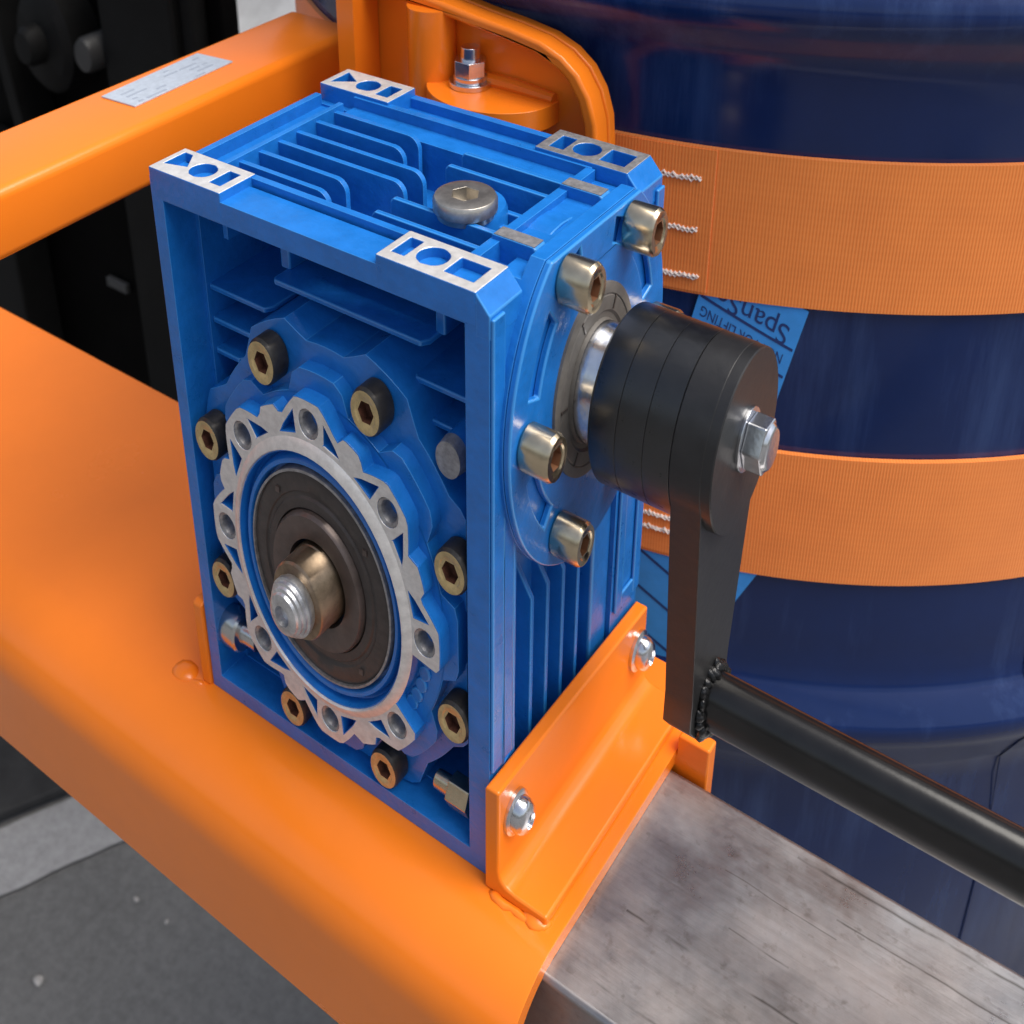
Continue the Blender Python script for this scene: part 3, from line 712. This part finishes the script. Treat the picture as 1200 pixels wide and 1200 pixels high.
bm = B(); prism(bm, 'y', outl + inl[::-1], -1.5, 1.6, holes, mi=(0, 1, 1)); obj('flange_ring', bm, [ALU, BLUE], gb, 0.14, seg=1)
for h in range(8):
    a = R_(45*h); cx_, cz_ = XC + K*28.1*math.cos(a), ZC + 28.1*math.sin(a)
    bm = B(); lathe(bm, 'y', cx_, cz_, [(2.45, -1.35), (1.95, -1.1), (1.75, -0.6), (1.75, 1.8), (0, 1.8)], K*1.05, 20, cap0=False)
    obj('threaded_hole', bm, ALUD, gb)
bm = B()                                                      # inner silver chamfer
lathe(bm, 'y', XC, ZC, [(25.2, -1.40), (25.0, -1.56), (23.6, -2.2), (23.2, -2.25), (23.0, -2.0), (23.0, 1.0)], K, 72, cap0=False, cap1=False); obj('inner_chamfer', bm, ALU, gb)
bm = B(); lathe(bm, 'y', XC, ZC, [(31, 0.6), (25.4, 0.6), (23.1, -1.9), (22.8, -1.9), (22.5, -0.2), (21.9, 0.2), (21.6, -1.0), (21.2, -1.4), (20.5, -1.4), (20.2, -1.0), (20.1, 0.3), (19.5, 0.3), (19.5, 3)], K, 72, cap0=False, cap1=False); obj('bearing_housing', bm, BLUE, gb)
bm = B()
for a in (-12, -18, -24, -30, -35):                             # ridges showing in the gap of the ring
    prism(bm, 'y', ell(XC + K*27.2*math.cos(R_(a)), ZC + 27.2*math.sin(R_(a)), 1.5, K, 10), 0.2, 2.4)
obj('gap_ridges', bm, BLUE, gb, 0.3)
bm = B(); lathe(bm, 'y', XC, ZC, [(19.6, 2), (19.6, -1.5), (19.15, -1.55), (19.1, 0)], K, 72, cap0=False, cap1=False); obj('seal_edge', bm, ALUD, gb)
bm = B(); lathe(bm, 'y', XC, ZC, [(19.2, 1), (19.1, -1.1), (18.6, -1.3), (15.8, -1.35), (15.5, -1.15), (14.9, -1.15), (14.5, -1.45), (13.0, -1.5), (12.8, -1.2), (12.6, 1)], K, 72, cap0=False, cap1=False); obj('oil_seal', bm, SEAL, gb)
bm = B(); lathe(bm, 'y', XC, ZC, [(12.7, 0.5), (12.6, -1.9), (12.2, -2.4), (9.6, -2.5), (8.0, -2.1), (7.6, 1)], K, 64, cap0=False, cap1=False); obj('thrust_ring', bm, SEAL2, gb)
for i in range(4):
    a = R_(38 + 90*i); bm = B(); box(bm, XC + K*17*math.cos(a)-.35, XC + K*17*math.cos(a)+.35, -1.55, -1.2, ZC + 17*math.sin(a)-.5, ZC + 17*math.sin(a)+.5)
    obj('seal_notch', bm, SEAL2, gb)
bm = B(); lathe(bm, 'y', XC, ZC, [(7.2, 0), (7.2, -2.2), (7.05, -2.4), (7.0, -5.9), (6.7, -6.25), (4.4, -6.3), (4.3, -5.6)], K, 56, cap0=False, cap1=False); obj('hub', bm, HUB, gb)
bm = B(); lathe(bm, 'y', XC, ZC, [(5.0, -6.2), (5.4, -6.9), (5.4, -7.5), (4.9, -7.6), (4.85, -8.1), (4.4, -8.2), (4.3, -8.6), (3.8, -8.75), (3.65, -9.15), (2.9, -9.4), (1.9, -9.4), (1.8, -8.3), (0, -8.2)], K, 48, cap0=False); obj('shaft_end_bolt', bm, STEELR, gb)
# cover bolts: brass coloured heads
def capscrew(axis, k, r, l, sock, mats, sgn):
    bm = B()
    prof = [(r*.93, 0), (r, 0.25), (r, l-.45), (r*.9, l), (r*.66, l), (r*.58, l-.18)]
    prof = [(a, sgn*b) for a, b in prof]
    lathe(bm, axis, 0, 0, prof, k, 28, mi=[1, 1, 1, 0, 0], cap0=True, cap1=False)
    n = 28; ring = ell(0, 0, r*.58, k, n); hx = ell(0, 0, r*.50, k, 6)
    tri = tessellate_polygon([[Vector((a, b, 0)) for a, b in ring], [Vector((a, b, 0)) for a, b in hx]])
    c0 = sgn*(l-.18); vv = [bm.verts.new(P(axis, a, b, c0)) for a, b in ring+hx]; lo = [bm.verts.new(P(axis, a, b, c0-sgn*1.3)) for a, b in hx]
    for t_ in tri: bm.faces.new([vv[i] for i in t_]).material_index = 0
    for i in range(6): bm.faces.new((vv[n+i], vv[n+(i+1) % 6], lo[(i+1) % 6], lo[i])).material_index = 2
    bm.faces.new(lo).material_index = 2
    return bm
first = None
for i in range(8):
    a = R_(22.5 + 45*i); p = (XC + K*36.3*math.cos(a), 2.65, ZC + 36.3*math.sin(a))
    if first is None:
        first = obj('cover_bolt', capscrew('y', K*1.02, 3.9, 3.05, 1, None, -1), [BRASS, DARK, SOCK], None, org=(0, 0, 0)); first.parent = gb
        first.location = (Vector(p) - ROOT[gb.name])*S
        ROOT[first.name] = Vector(p)
    else: copy_part(first, gb, p)
# small blank pin, drain plug and nipple in the recess
bm = B(); lathe(bm, 'y', 49.2, 71.2, [(3.6, 20.1), (3.2, 4.0), (2.9, 2.4), (0, 2.3)], K, 24, mi=[0, 1, 1], cap0=False); obj('blank_pin', bm, [BLUE, ALUD], gb)
bm = B()
lathe(bm, 'x', 3.2, 12.8, [(0, 1.6), (3.8, 1.6), (4.1, 2.2), (4.1, 5.3), (3.6, 5.7), (2.2, 5.8), (2.0, 6.6), (2.0, 9), (0, 9)], k, 28); obj('drain_plug', bm, mat('plug_chrome', (0.6, 0.6, 0.6), 0.25, 1.0), gb)
bm = B()
prism(bm, 'x', ell(3.0, 9.0, 3.2, k, 6), 48.6, 52.4); lathe(bm, 'x', 3.0, 9.0, [(0, 45.8), (1.8, 45.8), (1.9, 48.6), (0, 48.6)], k, 20); obj('breather_nipple', bm, NICKEL, gb, .2)
# ---- input flange on the right side
k = 0.70; YC, ZI = 21.2, 76.6
bm = B(); fl = []
rv = 28.4
for i in range(97):
    t_ = math.pi*0.5 + 2*math.pi*i/96
    p = (YC + k*rv*math.cos(t_), min(100.2, ZI + rv*math.sin(t_)))
    if not fl or (Vector(p)-Vector(fl[-1])).length > 0.05: fl.append(p)
fl = fl[:-1]
slots = []
for a0, a1 in ((134, 164), (16, 46), (196, 226), (106, 116), (64, 74), (314, 344)):
    ro, ri = 23.4, 19.9
    slots.append([(YC + k*ro*math.cos(R_(a0+(a1-a0)*i/8)), ZI + ro*math.sin(R_(a0+(a1-a0)*i/8))) for i in range(9)] + [(YC + k*ri*math.cos(R_(a1-(a1-a0)*i/8)), ZI + ri*math.sin(R_(a1-(a1-a0)*i/8))) for i in range(9)])
fl0 = [(a, min(b, 97.9)) for a, b in fl]
prism(bm, 'x', fl0, 53.2, 56.4); prism(bm, 'x', fl, 56.3, 58.3); obj('input_flange', bm, BLUE, gb, 0.35, seg=3)
bm = B(); prism(bm, 'x', fl, 58.32, 59.35, slots); obj('flange_face', bm, BLUE, gb, 0.3, seg=3)
bm = B(); prism(bm, 'x', ell(YC, ZI, 22, k, 48), 50, 54); obj('flange_neck', bm, BLUE, gb, .2)
first = None
for i, a in enumerate((60, 120, 180, 240, 300, 0)):
    p = (59.45, YC + k*23.0*math.cos(R_(a)), ZI + 23.0*math.sin(R_(a)))
    if first is None:
        first = obj('flange_bolt', capscrew('x', 0.70, 3.55, 4.3, 1, None, 1), [NICKEL, NICKEL, mat('brown_socket', (0.22, 0.10, 0.05), 0.5, 0.5)], None, org=(0, 0, 0)); first.parent = gb
        first.location = (Vector(p) - ROOT[gb.name])*S; ROOT[first.name] = Vector(p)
    else: copy_part(first, gb, p)
bm = B(); lathe(bm, 'x', YC, ZI, [(14.6, 59), (14.6, 59.75), (14.1, 59.9), (13.0, 59.9), (12.8, 59.75), (12.6, 59.9), (10.6, 59.9), (10.2, 59.6), (9.4, 59.6), (9.2, 60.1), (7, 60.1)], k, 64, cap0=False); obj('input_seal', bm, GSEAL, gb)
bm = B()
for a in (62, 118, 178, 235):
    p = [(YC + k*r*math.cos(R_(a+d)), ZI + r*math.sin(R_(a+d))) for r, d in ((10.8, -1), (12.9, -1), (12.9, 1), (10.8, 1))]; prism(bm, 'x', p, 59.85, 60.02)
obj('seal_mark', bm, SEAL, gb)
# side fins between the columns, tops cut on a slant
for y in (7.4, 12.2, 16.4, 20.7, 25.0):
    bm = B(); zt = {7.4: 49.0, 12.2: 43.6, 16.4: 43.0, 20.7: 42.4, 25.0: 41.5}[y]
    prism(bm, 'y', [(51.5, 0.2), (56.3, 0.2), (56.3, zt), (51.5, zt+9)], y-.42, y+.42); obj('side_fin', bm, BLUE, gb, .2)
bm = B(); prism(bm, 'x', rect(28.6, 34.0, 0.2, 54), 51.5, 56.6); obj('side_boss', bm, BLUE, gb, .5)

# ------------------------------------------------------------------ crank handle
ch = thing('crank_handle', 'black painted crank arm with ringed boss and round handle rod', 'crank', (70, YC, ZI))
bm = B(); lathe(bm, 'x', YC, ZI, [(9.2, 59.8), (9.2, 61.2), (9.0, 61.6), (9.0, 65)], k, 48, cap0=False, cap1=False); obj('input_shaft', bm, STEEL, ch)
for i, (x0, x1) in enumerate(((63.9, 68.0), (67.98, 71.8), (71.78, 75.38))):
    bm = B(); r = 13.2
    lathe(bm, 'x', YC, ZI, [(0, x0), (r-.8 if i == 0 else r-.12, x0), (r-.03, x0+(.5 if i == 0 else .06)), (r, x0+.6), (r, x1-.06), (r-.12, x1), (0, x1)], .745, 64); obj('boss_ring', bm, BLACK, ch)
bm = B(); arm = []
zb = 27.0
for i in range(33):                                           # eye of the arm
    t_ = R_(-28 + 236*i/32); arm.append((YC + .745*13.15*math.cos(t_), ZI + 13.15*math.sin(t_)))
low = [(YC-5.6, 36), (YC-5.6, 30.2), (YC-3.4, zb), (YC+3.2, zb), (YC+5.6, 29.4), (YC+5.6, 36)]
prism(bm, 'x', arm + low, 75.4, 79.5); obj('arm', bm, BLACKF, ch, 0.2, seg=2)
bm = B(); lathe(bm, 'x', YC, ZI, [(0, 79.45), (13.05, 79.45), (13.05, 80.7), (12.9, 80.85), (0, 80.85)], .745, 64); obj('end_plate', bm, BLACKF, ch)
bm = B(); lathe(bm, 'x', YC, ZI+0.6, [(0, 80.8), (4.7, 80.8), (4.7, 81.3), (0, 81.3)], k, 32); obj('washer', bm, STEEL, ch, .1)
bm = B(); prism(bm, 'x', ell(YC, ZI+0.6, 4.1, k, 6), 81.3, 83.8); lathe(bm, 'x', YC, ZI+.6, [(3.5, 83.75), (3.0, 84.3), (0, 84.35)], k, 24, cap0=False); obj('end_bolt', bm, STEEL, ch, .25)
bm = B(); lathe(bm, 'x', YC+.2, 31.6, [(0, 79.4), (4.9, 79.4), (4.9, 200), (4.5, 200.6), (0, 200.6)], 0.69, 40); obj('handle_rod', bm, TUBE, ch)
bm = B(); rdm = random.Random(9)
for i in range(34):
    a = 2*math.pi*(i + rdm.uniform(-.3, .3))/34; q = rdm.uniform(0.75, 1.35)
    blob(bm, (79.7 + rdm.uniform(-.1, .3), YC+.2 + .69*(5.2+rdm.uniform(-.2, .4))*math.cos(a), 31.6 + (5.2+rdm.uniform(-.2, .4))*math.sin(a)), (.85*q, .8*q, 1.0*q), i, rough=.3)
obj('weld_bead', bm, WELD, ch, ang=80)

# ------------------------------------------------------------------ litter on the asphalt
for i, (x, y, r, lb) in enumerate(((-240.6, 67.5, 2.8, 'largest pale stone chip, nearest the bottom left corner of the asphalt'), (-213, 120.7, 1.2, 'small pale stone chip on asphalt close under the orange sleeve edge'), (-233, 119, 1.5, 'pale stone chip on asphalt just below the white painted line'))):
    bm = B(); blob(bm, (x, y, GZ+r*.35), (r, r*.8, r*.5), 20+i, rough=.25)
    tag(obj('stone_chip', bm, PEB, None, ang=30), lb, 'stone', 'stone chips on the asphalt')
for o in bpy.data.objects:
    if '_w' in o: del o['_w']
